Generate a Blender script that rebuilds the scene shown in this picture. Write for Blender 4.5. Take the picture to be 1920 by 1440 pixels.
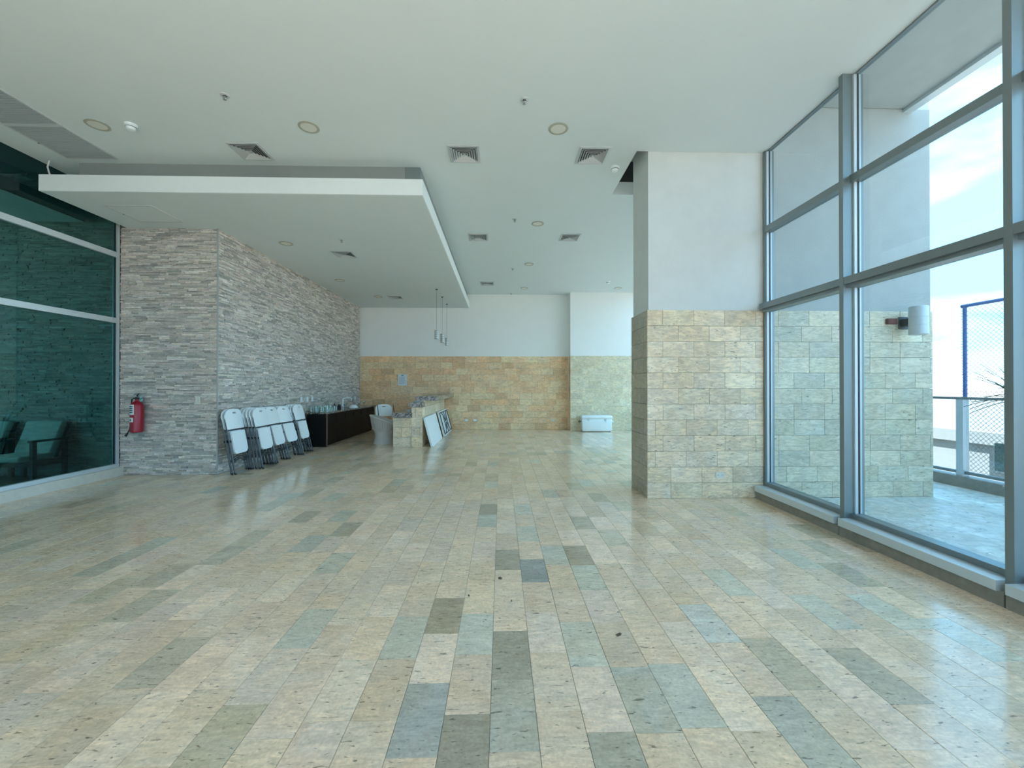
import bpy, bmesh, math, random
from mathutils import Vector, Matrix
for o in list(bpy.data.objects): bpy.data.objects.remove(o, do_unlink=True)
R = random.Random(11)
sc = bpy.context.scene
COL = sc.collection
PI = math.pi

# ------------------------------------------------------------------ camera
F, H = 775.0, 1.433
yaw = math.atan(20.3 / F); pit = math.atan(3.6 / F)
cam = bpy.data.objects.new('camera', bpy.data.cameras.new('camera'))
COL.objects.link(cam)
cam.data.sensor_width = 36.0
cam.data.lens = F / 1920.0 * 36.0
cam.data.clip_start = 0.05; cam.data.clip_end = 6000
cam.location = (0, 0, H)
cam.rotation_euler = (PI / 2 + pit, 0, -yaw)
sc.camera = cam

# ------------------------------------------------------------------ sky, sun, exposure
SKY = 3.05
w = bpy.data.worlds.new('sky'); sc.world = w; w.use_nodes = True
nt = w.node_tree; nt.nodes.clear()
def N(nt, t, **k):
    n = nt.nodes.new(t)
    for a, b in k.items(): setattr(n, a, b)
    return n
tc = N(nt, 'ShaderNodeTexCoord')
mp = N(nt, 'ShaderNodeMapping'); mp.inputs['Scale'].default_value = (1.6, 1.6, 5.0)
ns = N(nt, 'ShaderNodeTexNoise'); ns.inputs['Scale'].default_value = 1.7; ns.inputs['Detail'].default_value = 6; ns.inputs['Distortion'].default_value = .5
rp = N(nt, 'ShaderNodeValToRGB')
rp.color_ramp.elements[0].position = .45; rp.color_ramp.elements[0].color = (.125, .31, .48, 1)
rp.color_ramp.elements[1].position = .72; rp.color_ramp.elements[1].color = (.36, .45, .50, 1)
bg = N(nt, 'ShaderNodeBackground'); bg.inputs['Strength'].default_value = SKY
wo = N(nt, 'ShaderNodeOutputWorld')
nt.links.new(tc.outputs['Generated'], mp.inputs['Vector']); nt.links.new(mp.outputs['Vector'], ns.inputs['Vector'])
nt.links.new(ns.outputs['Fac'], rp.inputs['Fac']); nt.links.new(rp.outputs['Color'], bg.inputs['Color'])
nt.links.new(bg.outputs[0], wo.inputs['Surface'])

sd = bpy.data.lights.new('sun', 'SUN'); sd.energy = 14.5; sd.angle = math.radians(0.6); sd.color = (1.0, .97, .96)
sun = bpy.data.objects.new('sun', sd); COL.objects.link(sun)
sun.rotation_euler = Vector((.30, .62, -.80)).to_track_quat('-Z', 'Y').to_euler()
sun.location = (-10, -20, 30)

vs = sc.view_settings
vs.view_transform = 'Standard'; vs.look = 'None'; vs.gamma = 1.0; vs.use_curve_mapping = False
vs.exposure = 1.56
cy = sc.cycles
cy.max_bounces = 14; cy.diffuse_bounces = 9; cy.glossy_bounces = 6; cy.transparent_max_bounces = 24; cy.transmission_bounces = 8
cy.caustics_reflective = False; cy.caustics_refractive = False; cy.sample_clamp_indirect = 8.0

# ------------------------------------------------------------------ colour + materials
def lin(c):
    return tuple(((v / 255) / 12.92 if v / 255 <= .04045 else ((v / 255 + .055) / 1.055) ** 2.4) for v in c)
M = {}
def pmat(name, col, rough=.5, metal=0.0, spec=.5, noise=.0, nscale=8.0, bump=0.0, bscale=60.0):
    m = bpy.data.materials.new(name); m.use_nodes = True; M[name] = m
    t = m.node_tree; b = t.nodes['Principled BSDF']
    b.inputs['Base Color'].default_value = (*col, 1); b.inputs['Roughness'].default_value = rough
    b.inputs['Metallic'].default_value = metal; b.inputs['Specular IOR Level'].default_value = spec
    g = N(t, 'ShaderNodeNewGeometry')
    nn = N(t, 'ShaderNodeTexNoise'); nn.inputs['Scale'].default_value = nscale; nn.inputs['Detail'].default_value = 5
    t.links.new(g.outputs['Position'], nn.inputs['Vector'])
    mr = N(t, 'ShaderNodeMapRange'); mr.inputs['To Min'].default_value = 1 - noise; mr.inputs['To Max'].default_value = 1 + noise
    t.links.new(nn.outputs['Fac'], mr.inputs['Value'])
    mx = N(t, 'ShaderNodeMix', data_type='RGBA', blend_type='MULTIPLY'); mx.inputs[0].default_value = 1
    mx.inputs[6].default_value = (*col, 1)
    t.links.new(mr.outputs[0], mx.inputs[7]); t.links.new(mx.outputs[2], b.inputs['Base Color'])
    if bump:
        n2 = N(t, 'ShaderNodeTexNoise'); n2.inputs['Scale'].default_value = bscale; n2.inputs['Detail'].default_value = 3
        t.links.new(g.outputs['Position'], n2.inputs['Vector'])
        bp = N(t, 'ShaderNodeBump'); bp.inputs['Strength'].default_value = bump; bp.inputs['Distance'].default_value = .01
        t.links.new(n2.outputs['Fac'], bp.inputs['Height']); t.links.new(bp.outputs[0], b.inputs['Normal'])
    return m

def stone_mat(name, per_object, scl, rough=.3, pits=1.0, streak=.16, spec=.5, vein=.10, grain=.06, hue=.45):
    """travertine / ledger stone: the piece's own colour (object colour or 'Col' attribute) with veins, blotches and pits"""
    m = bpy.data.materials.new(name); m.use_nodes = True; M[name] = m
    t = m.node_tree; b = t.nodes['Principled BSDF']
    b.inputs['Specular IOR Level'].default_value = spec
    if per_object:
        src = N(t, 'ShaderNodeObjectInfo').outputs['Color']
    else:
        a = N(t, 'ShaderNodeAttribute'); a.attribute_name = 'Col'; src = a.outputs['Color']
    g = N(t, 'ShaderNodeNewGeometry')
    k = N(t, 'ShaderNodeVectorMath', operation='MULTIPLY'); k.inputs[1].default_value = (171.3, 233.7, 307.1)
    t.links.new(src, k.inputs[0])
    ad = N(t, 'ShaderNodeVectorMath', operation='ADD')
    t.links.new(g.outputs['Position'], ad.inputs[0]); t.links.new(k.outputs[0], ad.inputs[1])
    ms = N(t, 'ShaderNodeVectorMath', operation='MULTIPLY'); ms.inputs[1].default_value = scl
    t.links.new(ad.outputs[0], ms.inputs[0])
    def noise(vec, s, d, dist, lo, hi, a, c):
        n = N(t, 'ShaderNodeTexNoise'); n.inputs['Scale'].default_value = s; n.inputs['Detail'].default_value = d; n.inputs['Distortion'].default_value = dist
        t.links.new(vec, n.inputs['Vector'])
        r = N(t, 'ShaderNodeMapRange'); r.inputs['From Min'].default_value = lo; r.inputs['From Max'].default_value = hi
        r.inputs['To Min'].default_value = a; r.inputs['To Max'].default_value = c
        t.links.new(n.outputs['Fac'], r.inputs['Value'])
        return n.outputs['Fac'], r.outputs[0]
    _, blot = noise(ad.outputs[0], 5, 4, 1.0, .3, .7, .91, 1.08)
    sf, strk = noise(ms.outputs[0], 4.5, 8, 1.8, .33, .67, 1 - streak, 1 + streak)
    _, vein = noise(ms.outputs[0], 2.6, 3, 3.2, .47, .53, 1 - vein, 1 + vein / 2)
    pf, pit = noise(ms.outputs[0], 13, 3, .6, .30, .36, 1 - .6 * pits, 1.0)
    _, fine = noise(ad.outputs[0], 70, 4, .3, .3, .7, 1 - grain, 1 + grain)
    hn = N(t, 'ShaderNodeTexNoise'); hn.inputs['Scale'].default_value = 3.4; hn.inputs['Detail'].default_value = 5; hn.inputs['Distortion'].default_value = .8
    t.links.new(ad.outputs[0], hn.inputs['Vector'])
    hr = N(t, 'ShaderNodeValToRGB'); hr.color_ramp.elements[0].position = .40; hr.color_ramp.elements[0].color = (.94 + .06 * (1 - hue), 1.0, 1.0, 1)
    hr.color_ramp.elements[1].position = .60; hr.color_ramp.elements[1].color = (1.0, 1 - .06 * hue, 1 - .20 * hue, 1)
    t.links.new(hn.outputs['Fac'], hr.inputs['Fac'])
    cur = src
    for s_ in (hr.outputs['Color'], blot, strk, vein, pit, fine):
        mx = N(t, 'ShaderNodeMix', data_type='RGBA', blend_type='MULTIPLY'); mx.inputs[0].default_value = 1
        t.links.new(cur, mx.inputs[6]); t.links.new(s_, mx.inputs[7]); cur = mx.outputs[2]
    t.links.new(cur, b.inputs['Base Color'])
    rr = N(t, 'ShaderNodeMapRange'); rr.inputs['To Min'].default_value = rough - .06; rr.inputs['To Max'].default_value = rough + .12
    t.links.new(sf, rr.inputs['Value']); t.links.new(rr.outputs[0], b.inputs['Roughness'])
    bp = N(t, 'ShaderNodeBump'); bp.inputs['Strength'].default_value = .12; bp.inputs['Distance'].default_value = .004
    t.links.new(pit, bp.inputs['Height']); t.links.new(bp.outputs[0], b.inputs['Normal'])
    return m

def glass_mat(name, tint, r0=.04, rk=.75):
    m = bpy.data.materials.new(name); m.use_nodes = True; M[name] = m
    t = m.node_tree; t.nodes.clear()
    tr = N(t, 'ShaderNodeBsdfTransparent'); tr.inputs['Color'].default_value = (*[math.sqrt(v) for v in tint], 1)
    gl = N(t, 'ShaderNodeBsdfGlossy'); gl.inputs['Roughness'].default_value = .0; gl.inputs['Color'].default_value = (.95, 1, 1, 1)
    lw = N(t, 'ShaderNodeLayerWeight'); lw.inputs['Blend'].default_value = .5
    pw = N(t, 'ShaderNodeMath', operation='POWER'); pw.inputs[1].default_value = 5
    t.links.new(lw.outputs['Facing'], pw.inputs[0])
    ma = N(t, 'ShaderNodeMath', operation='MULTIPLY_ADD'); ma.inputs[1].default_value = rk; ma.inputs[2].default_value = r0
    t.links.new(pw.outputs[0], ma.inputs[0])
    mx = N(t, 'ShaderNodeMixShader'); out = N(t, 'ShaderNodeOutputMaterial')
    t.links.new(ma.outputs[0], mx.inputs[0]); t.links.new(tr.outputs[0], mx.inputs[1]); t.links.new(gl.outputs[0], mx.inputs[2])
    t.links.new(mx.outputs[0], out.inputs['Surface'])
    return m

pmat('paint', (.85, .87, .855), .75, noise=.025, nscale=3, bump=.04, bscale=90)
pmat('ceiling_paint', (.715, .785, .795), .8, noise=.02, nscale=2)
pmat('fascia_paint', (.82, .87, .875), .6, noise=.015)
pmat('plaster', (.67, .70, .685), .85, noise=.07, nscale=5, bump=.15, bscale=50)
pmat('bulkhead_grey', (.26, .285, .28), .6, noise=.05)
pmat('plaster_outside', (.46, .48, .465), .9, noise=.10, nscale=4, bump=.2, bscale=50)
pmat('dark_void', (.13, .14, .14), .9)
pmat('concrete', (.42, .43, .42), .85, noise=.15)
pmat('grout', (.34, .33, .29), .8, noise=.15, nscale=20)
pmat('stone_bed', (.13, .13, .12), .95, noise=.3, nscale=30)
pmat('aluminium', (.235, .275, .28), .38, metal=.55, noise=.03)
pmat('aluminium_light', (.62, .68, .70), .42, metal=.35, noise=.03)
pmat('gasket', (.03, .035, .035), .6)
pmat('curb_stone', (.27, .25, .21), .45, noise=.35, nscale=14)
pmat('curb_light', (.62, .60, .53), .35, noise=.12, nscale=12)
pmat('plastic_white', (.83, .90, .93), .38, noise=.02)
pmat('plastic_ivory', (.72, .71, .62), .45)
pmat('lamp_trim', (.42, .42, .35), .5)
pmat('lamp_lens', (.72, .73, .66), .35)
pmat('vent_metal', (.60, .63, .64), .45, metal=.2)
pmat('vent_dark', (.035, .045, .05), .8)
pmat('grille_metal', (.40, .44, .46), .6, noise=.06, nscale=160)
pmat('steel', (.55, .56, .56), .25, metal=.9)
pmat('tube_grey', (.095, .105, .11), .45, metal=.3)
pmat('rubber', (.015, .016, .018), .7)
pmat('red_paint', (.33, .006, .022), .3, noise=.05)
pmat('label_paper', (.75, .78, .72), .6)
pmat('label_ink', (.03, .05, .10), .6)
pmat('paper', (.72, .82, .86), .7)
pmat('paper_ink', (.20, .30, .36), .7)
pmat('cabinet_black', (.004, .0035, .0035), .5, spec=.25, noise=.2)
pmat('cabinet_edge', (.16, .085, .062), .5, noise=.15, nscale=30)
pmat('wicker', (.52, .51, .47), .75, noise=.25, nscale=90)
pmat('chair_frame_wood', (.085, .085, .08), .6, noise=.2)
pmat('cushion', (.86, .88, .80), .9, noise=.05, nscale=30, bump=.2, bscale=200)
pmat('blue_steel', (.10, .19, .45), .5)
pmat('wire', (.30, .36, .40), .5, metal=.4)
pmat('leaf', (.045, .085, .05), .45, noise=.3, nscale=20)
pmat('trunk', (.16, .12, .08), .9, noise=.3, nscale=30, bump=.5)
pmat('terracotta', (.32, .30, .27), .8, noise=.1)
pmat('sconce_metal', (.66, .70, .72), .45, metal=.1)
pmat('building_white', (.31, .315, .30), .9, noise=.08, nscale=.6)
pmat('roof_gravel', (.20, .197, .185), .95, noise=.25, nscale=1.2)
pmat('sand', (.21, .195, .165), .95, noise=.2, nscale=.02)
pmat('hills', (.30, .36, .40), 1.0, noise=.08, nscale=.003)  # blue-grey haze of distance is put into the base colour
pmat('rust_box', (.20, .07, .06), .7, noise=.2)
pmat('pendant_metal', (.45, .46, .45), .4, metal=.4)
pmat('white_cable', (.75, .77, .75), .6)
pmat('debris', (.10, .075, .05), .9, noise=.4, nscale=80)
glass_mat('glass_clear', (.69, .76, .79))
glass_mat('glass_added_rear', (.655, .695, .755), r0=.03, rk=.5)
glass_mat('glass_far', (1.0, .985, .94), r0=.03, rk=.5)
glass_mat('glass_teal', (.045, .145, .14), r0=.03, rk=.65)
glass_mat('glass_ware', (.82, .86, .83), r0=.10, rk=.8)
stone_mat('floor_stone', True, (1.5, 5.5, 1.5), rough=.11, streak=.10, spec=.7, vein=.05, grain=.11)
stone_mat('floor_stone_field', False, (1.5, 5.5, 1.5), rough=.11, streak=.10, spec=.7, vein=.05, grain=.11)
stone_mat('wall_stone', True, (1.3, 1.3, 4.5), rough=.40, streak=.12, vein=.11)
stone_mat('wall_stone_field', False, (1.3, 1.3, 4.5), rough=.40, streak=.12, vein=.11)
stone_mat('ledger_stone', True, (2, 2, 14), rough=.55, pits=.3, streak=.22)
stone_mat('ledger_stone_field', False, (2, 2, 14), rough=.55, pits=.3, streak=.22)

def granite_mat():
    m = pmat('granite', (.26, .24, .22), .18)
    t = m.node_tree; b = t.nodes['Principled BSDF']
    v = N(t, 'ShaderNodeTexVoronoi'); v.inputs['Scale'].default_value = 45
    g = N(t, 'ShaderNodeNewGeometry'); t.links.new(g.outputs['Position'], v.inputs['Vector'])
    r = N(t, 'ShaderNodeValToRGB'); r.color_ramp.interpolation = 'CONSTANT'
    e = r.color_ramp.elements; e[0].color = (.035, .03, .028, 1); e[1].position = .35; e[1].color = (.30, .26, .23, 1)
    q = e.new(.6); q.color = (.38, .35, .31, 1); q = e.new(.8); q.color = (.14, .12, .11, 1)
    t.links.new(v.outputs['Color'], r.inputs['Fac']); t.links.new(r.outputs['Color'], b.inputs['Base Color'])
granite_mat()

# ------------------------------------------------------------------ mesh helpers
class MB:
    def __init__(s): s.v = []; s.f = []; s.c = []
    def _add(s, vs, fs, col=None):
        o = len(s.v); s.v += [tuple(p) for p in vs]; s.f += [tuple(i + o for i in f) for f in fs]; s.c += [col] * len(fs); return s
    def box(s, x0, x1, y0, y1, z0, z1, col=None, mat=None):
        vs = [(x0, y0, z0), (x1, y0, z0), (x1, y1, z0), (x0, y1, z0), (x0, y0, z1), (x1, y0, z1), (x1, y1, z1), (x0, y1, z1)]
        if mat: vs = [mat @ Vector(p) for p in vs]
        return s._add(vs, [(0, 3, 2, 1), (4, 5, 6, 7), (0, 1, 5, 4), (1, 2, 6, 5), (2, 3, 7, 6), (3, 0, 4, 7)], col)
    def tube(s, pts, r, n=8, caps=True):
        pts = [Vector(p) for p in pts]; rings = []
        rr = r if isinstance(r, (list, tuple)) else [r] * len(pts)
        up = Vector((0, 0, 1)); prev = None
        for i, p in enumerate(pts):
            d = (pts[min(i + 1, len(pts) - 1)] - pts[max(i - 1, 0)]).normalized()
            if prev is None:
                a = d.cross(up)
                if a.length < 1e-3: a = d.cross(Vector((1, 0, 0)))
            else:
                a = prev - d * prev.dot(d)
            a.normalize(); prev = a; b = d.cross(a)
            rings.append([p + (a * math.cos(2 * PI * k / n) + b * math.sin(2 * PI * k / n)) * rr[i] for k in range(n)])
        vs = [q for ring in rings for q in ring]; fs = []
        for i in range(len(pts) - 1):
            for k in range(n):
                k2 = (k + 1) % n; fs.append((i * n + k, i * n + k2, (i + 1) * n + k2, (i + 1) * n + k))
        if caps:
            fs.append(tuple(reversed(range(n)))); e = (len(pts) - 1) * n; fs.append(tuple(range(e, e + n)))
        return s._add(vs, fs)
    def lathe(s, prof, n=24, c=(0, 0, 0), mat=None):
        vs = []; fs = []
        for (r, z) in prof:
            for k in range(n): vs.append(Vector((c[0] + r * math.cos(2 * PI * k / n), c[1] + r * math.sin(2 * PI * k / n), c[2] + z)))
        if mat: vs = [mat @ p for p in vs]
        for i in range(len(prof) - 1):
            for k in range(n):
                k2 = (k + 1) % n; fs.append((i * n + k, i * n + k2, (i + 1) * n + k2, (i + 1) * n + k))
        if prof[0][0] > 1e-5: fs.append(tuple(reversed(range(n))))
        if prof[-1][0] > 1e-5: e = (len(prof) - 1) * n; fs.append(tuple(range(e, e + n)))
        return s._add(vs, fs)
    def quad(s, a, b, c, d): return s._add([a, b, c, d], [(0, 1, 2, 3)])
    def mesh(s, name, mat, smooth=False):
        me = bpy.data.meshes.new(name); me.from_pydata(s.v, [], s.f)
        if any(c is not None for c in s.c):
            at = me.color_attributes.new('Col', 'FLOAT_COLOR', 'CORNER'); buf = []
            for f, c in zip(s.f, s.c): buf += list((*(c or (.5, .5, .5)), 1.0)) * len(f)
            at.data.foreach_set('color', buf)
        me.materials.append(M[mat])
        if smooth:
            me.polygons.foreach_set('use_smooth', [True] * len(me.polygons))
            me.set_sharp_from_angle(angle=math.radians(40))
        me.update(); return me
    def build(s, name, mat, parent=None, smooth=False, **k):
        return link(name, s.mesh(name, mat, smooth), parent, **k)

def link(name, me, parent=None, loc=None, rot=None, color=None, **tags):
    o = bpy.data.objects.new(name, me); COL.objects.link(o)
    if parent: o.parent = parent
    if loc: o.location = loc
    if rot: o.rotation_euler = rot
    if color: o.color = (*color, 1)
    for a, b in tags.items(): o[a] = b
    return o
def thing(name, label, category, loc=(0, 0, 0), rot=None, group=None):
    o = link(name, None, loc=loc, rot=rot, label=label, category=category)
    o.empty_display_size = .05
    if group: o['group'] = group
    return o
def struct(name, mb, mat, label=None, parent=None):
    o = mb.build(name, mat, parent)
    if not parent:
        o['kind'] = 'structure'
        if label: o['label'] = label
    return o
def sroot(name, label):
    o = link(name, None, kind='structure', label=label); o.empty_display_size = .05; return o
def copy_tree(o, parent=None):
    c = o.copy(); COL.objects.link(c); c.parent = parent
    for ch in list(o.children): copy_tree(ch, c)
    return c
def jit(c, a=.06, b=.03):
    k = 1 + R.uniform(-a, a)
    return tuple(max(.01, v * k * (1 + R.uniform(-b, b))) for v in c)

_boxes = {}
def tile_mesh(dx, dy, dz, mat, bev=.0018, axis=2, sgn=1):
    """a tile as a box with its shown face slightly chamfered; shared by tiles of one size"""
    key = (round(dx, 3), round(dy, 3), round(dz, 3), mat, axis, sgn)
    if key in _boxes: return _boxes[key]
    d = [dx / 2, dy / 2, dz / 2]; a = axis; u, v = [i for i in range(3) if i != a]
    def P3(h, eu, ev):
        p = [0, 0, 0]; p[a] = h; p[u] = eu; p[v] = ev; return tuple(p)
    vs = []
    for h, e in ((-sgn * d[a], 0), (sgn * (d[a] - bev), 0), (sgn * d[a], bev)):
        for su, sv in ((-1, -1), (1, -1), (1, 1), (-1, 1)): vs.append(P3(h, su * (d[u] - e), sv * (d[v] - e)))
    fs = [(3, 2, 1, 0), (8, 9, 10, 11)]
    for r0 in (0, 4):
        for k in range(4): fs.append((r0 + k, r0 + (k + 1) % 4, r0 + 4 + (k + 1) % 4, r0 + 4 + k))
    me = bpy.data.meshes.new('tile'); me.from_pydata(vs, [], fs); me.materials.append(M[mat])
    bm = bmesh.new(); bm.from_mesh(me); bmesh.ops.recalc_face_normals(bm, faces=bm.faces); bm.to_mesh(me); bm.free()
    _boxes[key] = me; return me

# ------------------------------------------------------------------ dimensions of the place
ZC, ZS, ZT = 4.436, 3.986, 4.20         # ceiling, lowered soffit underside and top of its slab
YP0, YP1 = 5.213, 5.855                 # travertine wall block (pillar) front and back
XP0, XP1 = 1.86, 5.595
XW = 3.42                               # plane of the right glazing
XL = -6.16                              # plane of the left glazing
YS, XS = 6.81, -4.59                    # stacked stone: front face, side face
YB = 13.58                              # back wall
YR = -4.6                               # rear of the room behind the viewer
XF = 4.5                                # window line of the far part of the room

# ------------------------------------------------------------------ floor
floor = struct('floor', MB().box(-10.6, XW + .1, YR, YS + .3, -.15, -.006).box(-6.2, XF, YS + .3, YB + .1, -.15, -.006)
               .box(XW + .1, XF, YP1 - .3, YS + .3, -.15, -.006), 'grout', 'polished travertine floor of long rectangular tiles')
BASES = [(0.774, 0.611, 0.463), (0.813, 0.647, 0.505), (0.744, 0.590, 0.450), (0.788, 0.621, 0.463), (0.718, 0.569, 0.431), (0.849, 0.678, 0.530), (0.761, 0.621, 0.505), (0.799, 0.631, 0.472), (0.761, 0.600, 0.445)]
TAN, BLUEG, BROWN = (.58, .50, .38), (.61, .575, .475), (.47, .375, .26)
special = [((.25, 3.2), (.35, .355, .335)), ((-.35, 2.6), BROWN), ((-.38, 1.8), (.46, .455, .41)), ((-.15, 1.66), (.39, .335, .255)),
           ((.03, 2.2), (.42, .365, .28)), ((.03, 1.8), (.50, .465, .39)), ((.6, 3.6), (.47, .38, .27)), ((-.2, 4.72), (.42, .36, .27)),
           ((.05, 3.4), (.45, .395, .31)), ((-1.4, 3.2), BLUEG), ((1.25, 1.75), (.55, .53, .45)), ((.85, 1.9), (.58, .555, .465)), ((.55, 1.5), (.46, .42, .34)),
           ((-1.75, 2.2), TAN), ((-.6, 2.2), BLUEG), ((-2.3, 2.6), TAN), ((-1.1, 1.8), TAN), ((.75, 3.1), BLUEG), ((1.35, 2.6), (.66, .64, .58)), ((-1.2, 2.5), BLUEG)]
phase = {0: 1.625, 1: 1.82, -1: 1.815, -2: 1.61}
def fcol(cx, cy, hx=.1, hy=.2):
    for (sx, sy), c in special:
        if abs(sx - cx) <= hx and abs(sy - cy) <= hy: return jit(c, .03, .01)
    r = R.random()
    if r < .06: return jit(TAN, .12, .012)
    if r < .10: return jit(BLUEG, .10, .010)
    return jit(R.choice(BASES), .08, .010)
tiles = []
def floor_rect(x0, x1, y0, y1, gen):
    k = math.floor((x0 + .047) / .2)
    while -.047 + k * .2 < x1:
        a = max(x0, -.047 + k * .2); b = min(x1, -.047 + (k + 1) * .2)
        if b - a > .02:
            ph = phase.setdefault(k, R.choice((0, .1, .2, .3)) + R.uniform(-.02, .02)) % .4
            y = y0 - .4 + ((ph - y0) % .4)
            while y < y1:
                c, d = max(y0, y), min(y1, y + .4)
                if d - c > .02: gen.append((a, b, c, d))
                y += .4
        k += 1
floor_rect(XL + .08, XW - .17, YR, YS, tiles)
floor_rect(XS, XF - .05, YS, YB, tiles)
floor_rect(XW - .17, XF - .05, YP1, YS, tiles)
def inframe(t):
    x, y = (t[0] + t[1]) / 2, (t[2] + t[3]) / 2
    if y < 1.35: return False
    px = 939.7 + F * x / y; py = 723.6 + F * H / y
    return -30 < px < 1950 and py < 1500
vis = sorted([t for t in tiles if inframe(t)], key=lambda t: t[2] ** 3 / ((t[1] - t[0]) * (t[3] - t[2])))[:300]
vset = set(vis)
field = MB()
for t in tiles:
    a, b, c, d = t; cx, cy_ = (a + b) / 2, (c + d) / 2; col = fcol(cx, cy_)
    dz = R.uniform(-.0006, .0006)
    if t in vset:
        link('floor_tile', tile_mesh(b - a - .002, d - c - .002, .012, 'floor_stone', .0010), floor, (cx, cy_, -.006 + dz), color=col)
    else:
        field.box(a + .001, b - .001, c + .001, d - .001, -.012, dz, col)
fo = field.build('floor_tile_field', 'floor_stone_field', floor); fo['kind'] = 'stuff'

# terrace outside the right glazing
terrace = struct('floor_terrace', MB().box(XW + .1, 6.75, YR - 3, YP1 - .3, -.3, -.008).box(XF, 6.75, YP1 - .3, 16, -.3, -.008), 'grout', 'pale stone terrace outside the right glazing')
tl = []; floor_rect(XW + .1, 6.5, YR - 3, YP0, tl); floor_rect(XP1, 6.5, YP0, YP1 + .05, tl); floor_rect(XF + .05, 6.5, YP1 + .05, 16, tl)
tf = MB()
for a, b, c, d in tl: tf.box(a + .001, b - .001, c + .001, d - .001, -.012, 0, jit((.68, .675, .64), .07, .02))
o = tf.build('terrace_tile_field', 'wall_stone_field', terrace); o['kind'] = 'stuff'

# ------------------------------------------------------------------ tiled walls
WB = [(0.795, 0.656, 0.480), (0.845, 0.701, 0.524), (0.759, 0.629, 0.465), (0.820, 0.673, 0.485), (0.783, 0.662, 0.505), (0.857, 0.718, 0.543), (0.734, 0.601, 0.441), (0.808, 0.684, 0.529)]
def tile_wall(parent, u0, u1, pos, axis, sgn, seed, bases, th=.02, rows=12, rh=.2, ln=.4, u_anchor=None, z0=0.0):
    """running bond of rh x ln tiles; axis 1: wall facing -/+Y with u = X, axis 0: wall facing -/+X with u = Y"""
    rr = random.Random(seed)
    for r in range(rows):
        off = (u_anchor if u_anchor is not None else u0) + (.2 if r % 2 else 0) + rr.choice((0, 0, 0, .1, -.1))
        u = off - math.ceil((off - u0) / ln) * ln
        while u < u1:
            a, b = max(u0, u), min(u1, u + ln)
            if b - a > .015:
                col = jit(rr.choice(bases), .08, .012); proud = rr.uniform(0, .0012)
                za, zb = z0 + r * rh, z0 + (r + 1) * rh
                if axis == 1:
                    me = tile_mesh(b - a - .003, th, rh - .003, 'wall_stone', .0015, 1, sgn)
                    loc = ((a + b) / 2, pos - sgn * (th / 2 - proud), (za + zb) / 2)
                else:
                    me = tile_mesh(th, b - a - .003, rh - .003, 'wall_stone', .0015, 0, sgn)
                    loc = (pos - sgn * (th / 2 - proud), (a + b) / 2, (za + zb) / 2)
                link('wall_tile', me, parent, loc, color=col)
            u += ln

# travertine wall block beside the glazing
blk = struct('wall_middle', MB().box(XP0 + .022, XP1 - .02, YP0 + .022, YP1 - .022, 0, 5.4), 'plaster', 'travertine clad wall block standing between glazing and hall')
tile_wall(blk, XP0, 3.3615, YP0, 1, -1, 5, WB, u_anchor=XP0 + .0)
tile_wall(blk, 3.3635, XP1, YP0, 1, -1, 15, [(0.713, 0.633, 0.488), (0.760, 0.675, 0.520), (0.683, 0.611, 0.469), (0.743, 0.649, 0.492), (0.653, 0.611, 0.501), (0.784, 0.692, 0.538)], u_anchor=3.46)
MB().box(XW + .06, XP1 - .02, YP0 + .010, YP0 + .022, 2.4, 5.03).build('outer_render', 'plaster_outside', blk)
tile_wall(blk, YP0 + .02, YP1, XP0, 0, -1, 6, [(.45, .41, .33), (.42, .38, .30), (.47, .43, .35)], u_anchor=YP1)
tile_wall(blk, XP0 + .02, XP1, YP1, 1, 1, 7, WB, rows=12)
MB().box(XP0 - .004, XP0 + .018, YP0 - .003, YP1, 2.398, 2.402).build('tile_cap', 'plaster', blk)

# back wall
wb = struct('wall_back', MB().box(-6.2, XF + .2, YB, YB + .25, 0, 4.6), 'paint', 'white back wall with travertine tiles on the lower half')
WBB = [(0.860, 0.581, 0.346), (0.860, 0.623, 0.381), (0.820, 0.541, 0.314), (0.860, 0.602, 0.363), (0.860, 0.664, 0.416), (0.844, 0.550, 0.319), (0.745, 0.489, 0.279), (0.860, 0.654, 0.416)]
tile_wall(wb, YB - .38, YB - .02, 2.215, 0, -1, 10, WBB)
tile_wall(wb, XS, 2.195, YB - .02, 1, -1, 8, WBB, u_anchor=-4.49)
tile_wall(wb, 2.215, XF, YB - .40, 1, -1, 9, [(0.756, 0.663, 0.488), (0.724, 0.632, 0.460), (0.788, 0.694, 0.524)], u_anchor=2.3)
struct('pier', MB().box(2.217, XF + .1, YB - .395, YB, 0, ZC), 'paint', parent=wb)

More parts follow.
